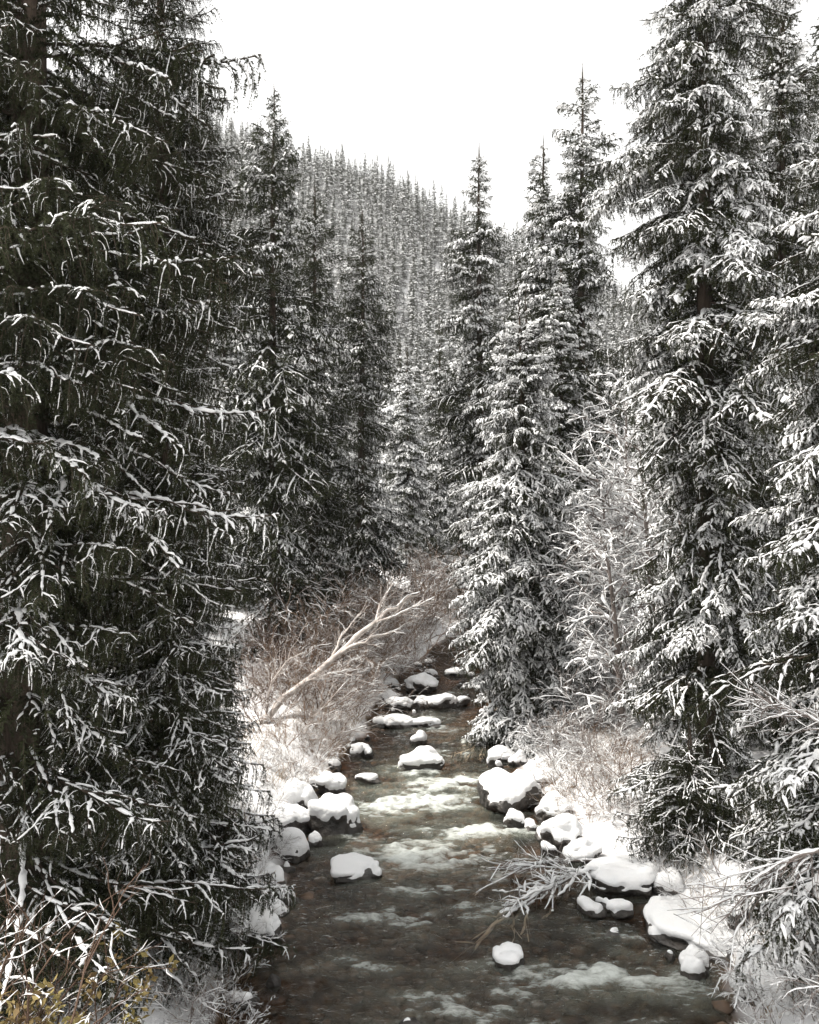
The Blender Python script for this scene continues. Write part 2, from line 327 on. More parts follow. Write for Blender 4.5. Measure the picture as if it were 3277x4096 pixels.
    if pads > 0:                              # thick cushions bridging neighbouring twigs near the branch end
        npd = int((6+10*L)*pads*(1, 1.6, .7)[lod]); tp = .35+.65*rng.rand(npd)
        ti = tp*(Kx-1); ii = np.clip(ti.astype(int), 0, Kx-2); ff = (ti-ii)[:, None]
        C = ax[ii]*(1-ff)+ax[ii+1]*ff
        ang = rng.rand(npd)*2*np.pi; ofs = L*.16*(1-tp)*rng.rand(npd)+.02
        pk = (1, 1.25, 4.0)[lod]; ln = (.035+.06*rng.rand(npd))*pk; dirx = np.stack([.75*np.ones(npd), np.sin(ang)*.9, -.25-.9*hang*rng.rand(npd)], 1)
        C = C+np.stack([np.cos(ang)*ofs, np.sin(ang)*ofs, -ofs*hang*.5+.006], 1)
        q = np.linspace(-.2, 1, 7 if lod == 0 else 5)[None, :, None]; PP = C[:, None]+dirx[:, None]*ln[:, None, None]*q; PP[..., 2] -= ln[:, None]*.35*np.clip(q[..., 0], 0, 1)**2
        prof = np.sqrt(np.clip(1-(np.linspace(-1, 1, PP.shape[1]))**2, 0, 1))+.02
        tubes(mb, PP+rng.randn(*PP.shape)*.004, prof[None]*(.014+.014*rng.rand(npd))[:, None]*pk*(.6+.8*rng.rand(npd, PP.shape[1])), 6 if lod == 0 else 4, 2, flat=.62)
    mb.ax = ax
    return mb
def place(v, sc, pitch, az, org):
    v = v*sc; cp, sp, ca, sa = math.cos(pitch), math.sin(pitch), math.cos(az), math.sin(az)
    x = v[:, 0]*cp-v[:, 2]*sp; z = v[:, 0]*sp+v[:, 2]*cp
    return np.stack([x*ca-v[:, 1]*sa, x*sa+v[:, 1]*ca, z], 1)+org
def bough(seed, L, hang, snow, lod, pads, subs, arch=.26):
    """a main shoot with strong side shoots: the flat plate of a spruce bough"""
    main = spruce_branch(seed, L, hang, snow, lod, pads, arch); r = rs(seed+7)
    out = MB(); v, f, m, sm = main.arrays(); parts = [(v, f, m, sm)]
    for k in range(subs):
        t = .16+.60*(k+.3*r.rand())/max(subs, 1); l = (.62*L*(1-t)+.12)*r.uniform(.8, 1.15)
        b = spruce_branch(seed*7+k, l, hang*r.uniform(.8, 1.3), snow*r.uniform(.6, 1.3), lod, pads*.8, arch); v, f, m, sm = b.arrays()
        org = main.ax[int(t*15)]; parts.append((place(v, 1, r.uniform(-.28, .05)-.12*hang, (1 if k % 2 else -1)*r.uniform(.45, .85), org), f, m, sm))
    n = 0
    for v, f, m, sm in parts:
        out.v.append(v); out.f.append(f+n); out.m.append(m); out.s.append(sm); n += len(v)
    out.n = n; return out

# branch stock: [long, mid, short] for every look
def stock(seed, hang, snow, lod, pads, arch=.26, n=(3, 3, 3), LL=(2.1, 1.3, .6), subs=(6, 4, 2)):
    return [[bough(seed+10*i+j, LL[i], hang*(1, 1, .6)[i], snow*(.30, .9, 1.6)[j % 3], lod, pads*(0, .6, 1.4)[j % 3], subs[i], arch) for j in range(n[i])] for i in range(3)], LL
SMATS = [M_needle, M_bark, M_snow]

def crown_layout(seed, h, R, z0, per=5.2, gapz=.24, up_top=48, down_low=-14, shape=.75, column=.5, ragged=.5, asym=None):
    """list of (z, azimuth, pitch, length)"""
    rng = rs(seed); outl = []; z = z0; ofs = rng.rand()*9
    while z < h-.22:
        f = 1-z/h                                        # 0 at the top
        base = R*min(1, (f/column)**shape)*(.80+.2*min(1, (1-f)/.12+.35) if f > .8 else 1)
        n = max(2, int(round(per*min(1, .45+f*2.2)+rng.randn()*.6)))
        a0 = rng.rand()*6.28
        for i in range(n):
            az = a0+i*6.283/n+rng.randn()*.22
            lump = 1+ragged*(.95*float(noise3(np.cos(az)*1.2+ofs, np.sin(az)*1.2, z*.75, seed))+.20*rng.randn())
            if asym is not None: lump *= 1+asym[1]*math.cos(az-asym[0])
            l = max(.12, base*np.clip(lump, .30, 1.7)+.05)
            pitch = math.radians(up_top*max(0, 1-f/.32)**1.2+down_low*min(1, f/.6)+rng.randn()*9)
            outl.append((z+rng.randn()*.05, az, pitch, l))
        z += gapz*(.75+.5*rng.rand())*(.55+.45*min(1, f*2.5))
    return outl
def pick(LL, l): return 0 if l > LL[1]*1.15 else (1 if l > LL[2]*1.25 else 2)

def trunk_mb(seed, h, r, lean=(0, 0), sides=9):
    rng = rs(seed); t = np.linspace(0, 1, 14)
    P = np.stack([lean[0]*t**1.3+.04*np.sin(t*5+seed), lean[1]*t**1.3+.04*np.cos(t*4+seed), -.35+(h+.35)*t], 1)
    mb = MB(); R = r*(1-t)**.8+.008; R[0] *= 1.35; tubes(mb, P[None], R[None], sides, 0); return mb

def merged_crown(seed, h, R, z0, protos, LL, mats=SMATS, **kw):
    """whole crown as one mesh (for trees where single branches hardly show)"""
    rng = rs(seed+5); V, F, Mm, S, n = [], [], [], [], 0
    arr = [[p.arrays() for p in c] for c in protos]
    for (z, az, pt, l) in crown_layout(seed, h, R, z0, **kw):
        c = pick(LL, l); v, f, m, sm = arr[c][rng.randint(len(arr[c]))]; sc = l/LL[c]
        v = v*np.array([sc, sc*(1 if rng.rand() < .5 else 1), max(sc, .7*sc+.2)]); cp, sp = math.cos(pt), math.sin(pt); ca, sa = math.cos(az), math.sin(az)
        x = v[:, 0]*cp-v[:, 2]*sp; zz = v[:, 0]*sp+v[:, 2]*cp
        w = np.stack([x*ca-v[:, 1]*sa, x*sa+v[:, 1]*ca, zz+z], 1)
        V.append(w); F.append(f+n); n += len(v); Mm.append(m); S.append(sm)
    # inner twigs
    mb = MB(); q = int(h*16); zz = z0+(h-z0-.3)*rng.rand(q); ff = 1-zz/h; aa = rng.rand(q)*6.28; ll = (R*.6*np.minimum(1, (ff/.5)**.75)+.05)*(.5+.6*rng.rand(q)); sg = np.linspace(0, 1, 4)[None]
    Pq = np.stack([np.cos(aa)[:, None]*ll[:, None]*sg, np.sin(aa)[:, None]*ll[:, None]*sg, zz[:, None]+ll[:, None]*(.15*sg-.6*sg**2)], -1); needles(mb, Pq, .05 if h < 13.5 or len(V) > 150 else .1, 3, .10, .05, rng, 0)
    if mb.n: v, f, m, sm = mb.arrays(); V.append(v); F.append(f+n); n += len(v); Mm.append(m); S.append(sm)
    # leader
    mb = MB(); P = np.array([[[0, 0, h-.9], [.01, 0, h-.5], [0, .01, h-.2], [0, 0, h+.12]]]); tubes(mb, P, np.array([[.03, .02, .012, .004]]), 4, 1)
    needles(mb, P, .02, 2, .05, .02, rng, 0); snow_on(mb, P+.01, .02, .06, rng, 2, 9, 4)
    v, f, m, sm = mb.arrays(); V.append(v); F.append(f+n); Mm.append(m); S.append(sm)
    return make_mesh('crown', np.concatenate(V), np.concatenate(F), np.concatenate(Mm), np.concatenate(S), mats)

# --- near spruces: every branch an object of its own
near_light, LLn = stock(100, 1.0, .42, 0, 0, .14)
near_heavy, _ = stock(300, .9, .60, 0, .8, .34)
def to_meshes(st): return [[p.mesh('branch', SMATS) for p in c] for c in st]
BR_LIGHT, BR_HEAVY = to_meshes(near_light), to_meshes(near_heavy)
def near_spruce(x, y, h, R, seed, meshes, label, r_trunk=.17, z0=.5, rot=0, lean=(0, 0), dead=(), core=1.0, cz=.7, **kw):
    z = H(x, y)-.05; root = link('spruce_tree', None, loc=(x, y, z)); tag(root, label, 'tree', 'spruce trees along the stream')
    rng = rs(seed)
    link('trunk', trunk_mb(seed, h, r_trunk, lean).mesh('trunk', [M_bark]), root)
    # inner crown: fine bare and needled twigs close to the trunk, and the leader
    mb = MB(); n = int(h*26); zz = z0+(h-z0-.3)*rng.rand(n); f = 1-zz/h; az = rng.rand(n)*6.28; l = (R*.55*np.minimum(1, (f/.5)**.75)+.05)*(.5+.6*rng.rand(n))*core
    sgn = np.linspace(0, 1, 5)[None]; P = np.stack([np.cos(az)[:, None]*l[:, None]*sgn, np.sin(az)[:, None]*l[:, None]*sgn, zz[:, None]+l[:, None]*(.15*sgn-.55*sgn**2)], -1)
    tubes(mb, P, np.linspace(.008, .002, 5)[None]*np.ones((n, 1)), 3, 1); needles(mb, P, .060*cz, 3, .07, .026, rng, 0)
    Pt = np.array([[[0, 0, h-.9], [.01, 0, h-.5], [0, .01, h-.2], [0, 0, h+.15]]]); tubes(mb, Pt, np.array([[.03, .02, .012, .004]]), 5, 1); needles(mb, Pt, .012, 3, .03, .01, rng, 0)
    tt = zz/h; P_l = np.stack([lean[0]*tt**1.3, lean[1]*tt**1.3], 1)
    crown = link('crown', mb.mesh('crown', SMATS), root)
    lay = crown_layout(seed, h, R, z0, **kw)
    if len(lay) > 298:
        idx = sorted(rng.choice(len(lay), 298, replace=False)); lay = [lay[i] for i in idx]
    for (bz, az, pt, l) in lay:
        c = pick(LLn, l); o = bpy.data.objects.new('branch', meshes[c][rng.randint(len(meshes[c]))]); COL.objects.link(o); o.parent = crown
        t = max(bz, 0)/h; o.location = (lean[0]*t**1.3, lean[1]*t**1.3, bz)
        sc = l/LLn[c]; o.scale = (sc, sc*(1 if rng.rand() < .5 else -1)*rng.uniform(.85, 1.15), max(sc, .6*sc+.3))
        o.rotation_euler = (rng.randn()*.10, -pt, az)
        for (da, dz, dw) in dead:
            if abs(bz-dz) < dw and abs((az-da+math.pi) % (2*math.pi)-math.pi) < .5:
                o.material_slots[0].link = 'OBJECT'; o.material_slots[0].material = M_dead
    return root
near_spruce(-3.85, 8.9, 19, 2.15, 11, BR_LIGHT, 'huge dark spruce beside the dry leafy shrub, long bare-tipped branches edged with snow', .26, .25, column=.85, shape=.6, per=5.8, gapz=.27, ragged=.6, dead=[(.2, 3.2, .35)])
near_spruce(-3.4, 12.2, 13.6, 1.25, 12, BR_LIGHT, 'tall dark spruce behind the huge one, its snow-lined branches reaching over the bank boulders', .2, .3, column=.45, gapz=.25, ragged=.5)
near_spruce(-5.9, 10.8, 19, 2.0, 13, BR_LIGHT, 'dark spruce squeezed behind the huge spruce, away from the water', .22, .4, column=.5, gapz=.33)
near_spruce(-2.75, 10.0, 6.0, 1.15, 18, BR_LIGHT, 'young dark spruce crowding the bank between the huge spruce and the water', .08, .12, column=.7, gapz=.2)
near_spruce(4.4, 13.2, 16.5, 1.42, 14, BR_HEAVY, 'tall narrow spruce on the stream bank above the snowy slab, clumpy snow on its branches', .17, .45, column=.42, gapz=.27, ragged=.8, per=5.8, cz=.5)
near_spruce(6.3, 15.0, 13.6, 1.55, 15, BR_HEAVY, 'slender spruce with a needle-thin tip and even tiers of snow-lined branches', .17, .4, column=.6, shape=.85, gapz=.26, ragged=.4)
near_spruce(5.05, 9.4, 9.4, 1.55, 16, BR_HEAVY, 'spruce beside the snowy twig shrub, broad drooping branches bowed by thick snow', .16, .3, column=.55, gapz=.21, ragged=.8, dead=[(3.4, 6.2, .12)])
near_spruce(2.4, 18.3, 9.2, 1.5, 17, [[c[2], c[2], c[1]] for c in BR_HEAVY], 'pale snow-plastered spruce standing right at the water, its skirt touching the stream', .14, .15, column=.62, shape=.8, gapz=.19, ragged=.7, lean=(-.15, 0))

# --- spruces further up the stream: trunk and crown
mid_A, LLm = stock(500, 1.0, .17, 1, .8, .30, subs=(6, 5, 2)); mid_B, _ = stock(600, .9, .42, 1, 1.0, .30, subs=(6, 5, 2))
BR_A, BR_B = to_meshes(mid_A), to_meshes(mid_B); BR_D = [[c[0], c[0], c[1]] for c in BR_A]
def mid_spruce(x, y, ztop, kind, label, seed, wide=1.0):
    h = ztop-H(x, y); r = rs(seed); R = h*.083*wide
    kw = [dict(column=.45, ragged=1.0), dict(column=.52, shape=.85, ragged=.85), dict(column=.40, ragged=1.15, up_top=35)][kind]
    return near_spruce(x, y, h, R, seed, (BR_D, BR_B, BR_A)[kind], label, .012*h, .5, gapz=.0165*h, per=5.4, cz=1.3 if kind == 0 else 2.2, **kw)
def by_tip(X, Y, d): return world_x(X, d), d, world_z(Y, d)
for q, (X, Y, d, kd, wd, lab) in enumerate([
    (577, 180, 23.5, 0, 1.25, 'tall dark spruce rising above the fallen pale trunk, bulging clumps of snow'),
    (662, 390, 28.0, 0, 1.05, 'thin spruce just behind the tall dark one beside the brown thicket'),
    (762, 440, 31.0, 0, 1.1, 'dark spruce at the edge of the brown thicket, snow caps on its upper tiers'),
    (925, 655, 47, 1, 1.1, 'pale spruce in the gap at the head of the stream'),
    (858, 730, 42, 1, 1.15, 'short frosted spruce standing behind the thicket at the stream bend'),
    (1010, 305, 33.0, 2, 1.0, 'spruce with a bare spindly tip, behind the snow-plastered spruce'),
    (1145, 290, 26.5, 2, .95, 'sharp-tipped spruce growing against a taller sparse-topped spruce'),
    (1226, 140, 25.0, 2, 1.1, 'tallest spruce of the far bank cluster, sparse top against the white sky'),
    (1180, 560, 23.0, 1, 1.2, 'dense spruce filling in below the tall pair on the far bank'),
    (470, 470, 30, 1, 1.1, 'frosted spruce half hidden by the dark spruces of the near bank'),
    (330, 300, 26, 0, 1.1, 'shaded spruce behind the dark spruces of the near bank'),
    (120, 200, 22, 0, 1.2, 'shaded spruce deep behind the huge dark spruce'),
    (700, 760, 36, 1, 1.2, 'frosted spruce behind the brown thicket, below the dark ones'),
    (1050, 700, 38, 0, 1.1, 'spruce closing the view behind the snow-plastered spruce'),
    (1600, 420, 22, 1, 1.2, 'frosted spruce behind the slender tiered spruce'),
    (1770, -150, 19, 0, 1.3, 'spruce behind the slender tiered spruce, upper boughs reaching past it')]):
    x, y, zt = by_tip(X, Y, d); mid_spruce(x, y, zt, kd, lab, 900+q, wide=wd)

# --- hillside: nearer trees with trunk and crown, then whole small trees, then the wood as one mass
rng = rs(42); pts = []
cand = np.stack([rng.uniform(-90, 80, 26000), 46+180*rng.rand(26000)**.8], 1)
cand = cand[np.argsort(cand[:, 1])]
cell = {}
for (x, y) in cand:
    if abs(x-world_x(862, y)) > y*.47+8 or (x > xl(y)-2.5 and x < xr(y)+2.5 and y < 90): continue
    if x > .28*y+3 and y > 150 and rng.rand() < .3: continue
    sp = 2.75-.002*(y-84) if y >= 84 else 3.3; key = (int(x//sp), int(y//sp))
    if any((cx, cyy) in cell and (cell[(cx, cyy)][0]-x)**2+(cell[(cx, cyy)][1]-y)**2 < sp*sp*.8 for cx in range(key[0]-1, key[0]+2) for cyy in range(key[1]-1, key[1]+2)): continue
    cell[key] = (x, y); pts.append((x, y))
pts = sorted(pts, key=lambda p: p[1])
midpts = [p for p in pts if p[1] < 84]; farpts = [p for p in pts if p[1] >= 84]
LAB_MID = 'snow-dusted spruce in the dense wood at the foot of the hill'
foot_st, LLf = stock(850, .7, 1.0, 2, .8, .26, n=(3, 3, 3), subs=(2, 2, 1))
CROWNS = [merged_crown(701+i, 14, R_, .5, foot_st, LLf, per=4.8, gapz=.58, ragged=.9, column=.55, shape=.85) for i, R_ in enumerate((1.5, 1.75))]
TRUNK_MID = trunk_mb(77, 14, .17, sides=7).mesh('trunk', [M_bark])
for q, (x, y) in enumerate(midpts[:120]):
    r = rs(2000+q); z = H(x, y)-.08; root = link('spruce_tree', None, loc=(x, y, z)); sz = r.uniform(.58, .95); w = sz*r.uniform(.95, 1.25)
    root.rotation_euler = (r.randn()*.012, r.randn()*.012, r.rand()*6.28); root.scale = (w, w, sz); tag(root, LAB_MID, 'tree', 'spruces at the foot of the hill')
    link('trunk', TRUNK_MID, root); link('crown', CROWNS[r.randint(2)], root)
far_st, LLf = stock(800, .6, 1.0, 2, .8, n=(2, 2, 2), subs=(2, 1, 0))
def far_mesh(seed, R):
    rr = rs(seed); me_ = merged_crown(seed, 13, R, .5, far_st, LLf, per=5, gapz=.85, ragged=.6, column=.75, shape=.85)
    me_.name = 'spruce'; return me_
FAR = [far_mesh(811, 1.7), far_mesh(812, 1.95), far_mesh(813, 1.5)]
def in_view(x, y):
    zt = H(x, y)+12; X = 862.5+x/(K*y); Y = 1078-(zt-CAM_Z)/(K*y); return 380 < X < 1420 and Y > 0
shown = [p for p in farpts if in_view(*p)]; solo = shown[:160]; rest = [p for p in farpts if p not in set(solo)]
LAB_FAR = 'small grey snow-dusted spruce among many on the far hillside'
for q, (x, y) in enumerate(solo):
    r = rs(5000+q); o = link('spruce_tree', FAR[r.randint(3)], loc=(x, y, H(x, y)-.1)); s = r.uniform(.52, .85); w = s*r.uniform(.9, 1.2)
    o.scale = (w, w, s); o.rotation_euler = (0, 0, r.rand()*6.28); tag(o, LAB_FAR, 'tree', 'spruces on the far hillside')
def wood_mass(name, P, seed):
    r = rs(seed); P = np.array(P); me_ = bpy.data.meshes.new(name); me_.from_pydata([(x, y, H(x, y)-.1) for x, y in P], [], [])
    me_.attributes.new('spin', 'FLOAT_VECTOR', 'POINT').data.foreach_set('vector', np.stack([0*P[:, 0], 0*P[:, 0], r.rand(len(P))*6.28], 1).astype(np.float32).ravel())
    s = r.uniform(.48, .82, len(P)); w = s*r.uniform(.9, 1.25, len(P))
    me_.attributes.new('size', 'FLOAT_VECTOR', 'POINT').data.foreach_set('vector', np.stack([w, w, s], 1).astype(np.float32).ravel())
    o = link(name, me_); o['kind'] = 'stuff'
    ng = bpy.data.node_groups.new(name, 'GeometryNodeTree')
    ng.interface.new_socket('Geometry', in_out='INPUT', socket_type='NodeSocketGeometry'); ng.interface.new_socket('Geometry', in_out='OUTPUT', socket_type='NodeSocketGeometry')
    N, L = ng.nodes, ng.links; gi = N.new('NodeGroupInput'); gou = N.new('NodeGroupOutput')
    jn = N.new('GeometryNodeJoinGeometry')
    protos = []
    for m_ in FAR:
        src = next(c for c in COL.objects if c.data == m_)
        oi = N.new('GeometryNodeObjectInfo'); oi.inputs['Object'].default_value = src; oi.inputs['As Instance'].default_value = True; protos.append(oi)
    for oi in protos[::-1]: L.new(oi.outputs['Geometry'], jn.inputs[0])
    iop = N.new('GeometryNodeInstanceOnPoints'); iop.inputs['Pick Instance'].default_value = True
    a1 = N.new('GeometryNodeInputNamedAttribute'); a1.data_type = 'FLOAT_VECTOR'; a1.inputs['Name'].default_value = 'spin'
    a2 = N.new('GeometryNodeInputNamedAttribute'); a2.data_type = 'FLOAT_VECTOR'; a2.inputs['Name'].default_value = 'size'
    L.new(gi.outputs[0], iop.inputs['Points']); L.new(jn.outputs[0], iop.inputs['Instance'])
    L.new(a1.outputs['Attribute'], iop.inputs['Rotation']); L.new(a2.outputs['Attribute'], iop.inputs['Scale']); L.new(iop.outputs[0], gou.inputs[0])
    md = o.modifiers.new('wood', 'NODES'); md.node_group = ng
    return o
if rest: tag(wood_mass('hillside_wood', rest, 9), 'dense grey spruce wood covering the upper hillside', 'wood')

# ------------------------------------------------------------------ boulders with snow caps
def ico(sub):
    import bmesh
    bm = bmesh.new(); bmesh.ops.create_icosphere(bm, subdivisions=sub, radius=1); me_ = bpy.data.meshes.new('t'); bm.to_mesh(me_); bm.free()
    v = np.array([q.co for q in me_.vertices]); f = np.array([q.vertices for q in me_.polygons]); bpy.data.meshes.remove(me_); return v, f
ICOS = {3: ico(3), 4: ico(4), 5: ico(5)}
def vnormals(v, f):
    fn = np.cross(v[f[:, 1]]-v[f[:, 0]], v[f[:, 2]]-v[f[:, 0]]); n = np.zeros_like(v)
    for k in range(3): np.add.at(n, f[:, k], fn)
    return n/(np.linalg.norm(n, axis=1, keepdims=True)+1e-9)
def boulder(x, y, z, w, h, label, seed, depth=None, cover=.55, thick=.07, yaw=None, angular=.5, name='boulder'):
    """w across, h above the base z; snow_cap is a part"""
    ICO_V, ICO_F = ICOS[5 if w > .55 else 4 if w > .2 else 3]; r = rs(seed); v = ICO_V.copy()
    v = v*(1+.36*noise3(v[:, 0]*1.1+seed*1.7, v[:, 1]*1.1, v[:, 2]*1.1, seed+9)+.20*noise3(v[:, 0]*2.3, v[:, 1]*2.3, v[:, 2]*2.3+seed, seed+8))[:, None]
    for _ in range(12):                                                # broken faces
        nrm = r.randn(3); nrm /= np.linalg.norm(nrm); dd = .50+.35*r.rand(); p = v@nrm-dd; v = v-np.clip(p, 0, None)[:, None]*nrm*angular
    v = v*(1+.16*noise3(v[:, 0]*1.4+seed, v[:, 1]*1.4, v[:, 2]*1.4, seed))[:, None]*(1+.09*noise3(v[:, 0]*5, v[:, 1]*5, v[:, 2]*5, seed+1))[:, None]
    dp = depth or w*r.uniform(.7, .95); v = v*np.array([w*.5, dp*.5, h*.72]); v[:, 2] += h*.28
    ya = r.uniform(-.4, .4) if yaw is None else yaw; c, s = math.cos(ya), math.sin(ya); v = np.stack([v[:, 0]*c-v[:, 1]*s, v[:, 0]*s+v[:, 1]*c, v[:, 2]], 1)
    n = vnormals(v, ICO_F); mb = MB(); mb.add(v, ICO_F, 0)
    o = link(name, mb.mesh(name, [M_rock]), loc=(x, y, z)); tag(o, label, 'stone' if name == 'stone' else 'boulder', 'small waterline stones' if name == 'stone' else 'snow-capped boulders of the stream')
    dz = (v[:, 2]-h*.28)/np.sqrt((v[:, 0]/(w*.5))**2+(v[:, 1]/(dp*.5))**2+((v[:, 2]-h*.28)/(h*.72))**2+1e-6)/(h*.72)
    sw = max(w, .3); q = 1.75*(.38*n[:, 2]+.62*dz)-.36+.36*noise3(v[:, 0]*3.6/sw+7, v[:, 1]*3.6/sw, v[:, 2]*3.6/sw, seed+3)+.26*noise3(v[:, 0]*10, v[:, 1]*10, v[:, 2]*10, seed+4)
    m = sstep(1-cover*1.25-.06, 1-cover*1.25+.10, q)*sstep(.02, .07, v[:, 2]-.05-.04*noise3(v[:, 0]*6, v[:, 1]*6, 0, seed+12))
    t = thick*(.75+.35*noise3(v[:, 0]*3, v[:, 1]*3, v[:, 2]*3, seed+6)); off = np.where(m > 0, m*t, 0)-(1-m)*.035
    sv = v+n*(off*.6)[:, None]; sv[:, 2] += off*.6
    for _ in range(2):                                                # settle the snow into a smoother skin
        acc = np.zeros_like(sv); cn = np.zeros(len(sv))
        for a_, b_ in ((0, 1), (1, 2), (2, 0)):
            np.add.at(acc, ICO_F[:, a_], sv[ICO_F[:, b_]]); np.add.at(cn, ICO_F[:, a_], 1)
        av = acc/cn[:, None]; sv = np.where(m[:, None] > .5, sv*.65+av*.35, sv)
    keep = (m[ICO_F] > .004).any(1)
    if not keep.any(): return o
    mb = MB(); mb.add(sv, ICO_F[keep], 0); link('snow_cap', mb.mesh('snow_cap', [M_snow]), o); return o
# X, Y of the waterline, width, height (photo units), cover, label
ROCKS = [
 (893, 1622, 92, 52, .85, 'large rounded boulder alone in midstream under a smooth dome of snow'),
 (884, 1566, 36, 26, .70, 'small round boulder upstream of the snow-domed midstream boulder'),
 (775, 1587, 22, 16, .75, 'tiny snow-topped stone by the brown thicket edge of the stream'),
 (873, 1508, 20, 13, .75, 'tiny snow-topped stone just below the stone barrier across the stream'),
 (838, 1532, 70, 24, .70, 'flat snowy slab touching the thicket bank below the stone barrier'),
 (890, 1531, 66, 20, .80, 'low flat slab under an even sheet of snow, tip pointing into the stream'),
 (800, 1530, 40, 26, .55, 'dark broken rock at the thicket end of the low flat slabs'),
 (845, 1494, 62, 34, .70, 'snowy rock at the bank end of the stone barrier'),
 (938, 1490, 66, 36, .52, 'dark-bellied rock in the middle of the stone barrier'),
 (976, 1484, 34, 26, .60, 'small rock closing the stone barrier next to the snow-plastered spruce'),
 (890, 1488, 46, 30, .65, 'hump of snow on a rock inside the stone barrier'),
 (818, 1478, 44, 26, .75, 'rounded snowy rock at the foot of the brown thicket beside the barrier'),
 (885, 1456, 74, 46, .80, 'big tent-shaped snowy boulder behind the stone barrier'),
 (905, 1430, 30, 30, .60, 'dark rock peeping behind the tent-shaped boulder'),
 (820, 1450, 36, 26, .70, 'snowy rock under bare twigs behind the stone barrier'),
 (962, 1424, 48, 22, .70, 'flat snowy rock at the upper bend of the stream'),
 (970, 1447, 16, 11, .75, 'tiny stone in the water behind the stone barrier'),
 (782, 1652, 54, 22, .60, 'low oval stone with a thin snow cap, lower of a touching pair'),
 (764, 1644, 30, 18, .65, 'small stone tucked behind the low oval stone'),
 (750, 1852, 112, 34, .60, 'long low boulder with a snow roof and dark ends in the brown shallows'),
 (1070, 2040, 82, 54, .75, 'solitary boulder with a square snow cap in open dark water'),
 (1295, 1972, 42, 18, .65, 'sliver of snowy stone barely breaking the dark pool'),
 (1058, 1602, 62, 32, .75, 'low snowy stone at the foot of the snow-plastered spruce'),
 (1098, 1596, 40, 16, .70, 'thin flat stone beside the skirt of the snow-plastered spruce'),
 (1090, 1706, 140, 112, .50, 'largest boulder of the brushy bank, jagged snow over an overhanging black face'),
 (1150, 1668, 80, 66, .85, 'high snow-covered boulder leaning behind the overhanging one'),
 (1168, 1732, 96, 66, .62, 'blocky boulder downstream of the overhanging one, snow draped over its edge'),
 (1087, 1742, 46, 32, .70, 'round stone in the water before the blocky boulder'),
 (1120, 1752, 36, 26, .75, 'small round stone beside the blocky boulder'),
 (1150, 1770, 44, 32, .80, 'snow-bound stone at the water edge below the blocky boulder'),
 (1196, 1786, 84, 84, .68, 'tall snowy rock with a dark notch on the brushy bank'),
 (1160, 1800, 42, 24, .75, 'low stone pair member at the edge of the brushy bank'),
 (1225, 1815, 90, 50, .90, 'broad mound of snow over a rock beneath the bank shrubs'),
 (1325, 1893, 210, 96, .62, 'broad slab on the pool bank, thick snow above a black undercut'),
 (1408, 1895, 80, 84, .60, 'upright boulder next to the broad slab, white cap over dark flank'),
 (1248, 1928, 60, 30, .66, 'oval stone at the pool edge under the hanging snowy twigs'),
 (1312, 1926, 66, 28, .80, 'pillow-like snowy stone in front of the black undercut'),
 (1278, 1912, 40, 24, .70, 'small stone between the oval and the pillow-like stone'),
 (1400, 1952, 28, 20, .80, 'little snowball-like stone at the tip of the smooth snow shelf'),
 (700, 1752, 124, 112, .80, 'biggest boulder of the spruce bank, snow broken by dark cracks'),
 (692, 1672, 84, 52, .85, 'snowy boulder crowning the pile behind the biggest spruce-bank boulder'),
 (628, 1712, 80, 76, .70, 'snow-covered boulder in the pile next to the drooping spruce boughs'),
 (612, 1752, 116, 62, .66, 'wide low boulder with hollow underside beside the biggest spruce-bank boulder'),
 (690, 1652, 42, 28, .75, 'round stone at the upstream end of the spruce-bank pile'),
 (628, 1642, 50, 30, .65, 'half-bare stone in front of the thicket, upstream of the pile'),
 (612, 1812, 78, 74, .74, 'domed boulder with a dark scalloped foot below the spruce-bank pile'),
 (562, 1800, 54, 66, .85, 'snowy boulder half covered by spruce boughs beside the domed one'),
 (602, 1834, 32, 22, .70, 'small stone at the foot of the domed boulder'),
 (556, 1868, 78, 66, .68, 'pointed snowy boulder among the lower spruce boughs'),
 (592, 1905, 66, 56, .45, 'bare-sided round boulder with a thin snow crest at the water'),
 (570, 1932, 80, 38, .75, 'flat snowy rock in front of the bare-sided round boulder'),
 (515, 1990, 130, 110, .62, 'mound-like boulder laced with snow and twigs under the lowest boughs'),
 (497, 2125, 90, 40, .25, 'dark flat rock barely dusted with snow at the brown shallows'),
 (860, 2168, 60, 24, .05, 'wet brown bare stone in the shallow water'),
 (1560, 1985, 60, 150, .35, 'upright grey boulder standing beside the smooth snow shelf'),
]
for q, (X, Y, w, h, cov, lab) in enumerate(ROCKS):
    d = dist_at(Y); s = K*d; dep = w*s*(.75 if w > 60 else .85)
    y = d+dep*.32; boulder(world_x(X, d), y, float(zw(d))-.04, w*s*1.04, h*s*.68+.04, lab, 3000+q, depth=dep, cover=min(.97, cov+.06), thick=min(.065, .035+.04*w*s), angular=.75 if cov < .66 else .35)
# smooth snow shelves on the bank
def shelf(X, Y, w, h, dep, lab, seed):
    d = dist_at(Y); s = K*d; o = boulder(world_x(X, d), d+dep*.4, float(zw(d))-.06, w*s, h, lab, seed, depth=dep, cover=.97, thick=.08, angular=.5, name='snow_shelf'); return o
shelf(1510, 2015, 250, .20, 1.7, 'smooth wide snow shelf sloping into the dark pool', 3901)
shelf(1690, 2165, 190, .34, 1.0, 'snow-covered hump at the foot of the drooping spruce', 3902)

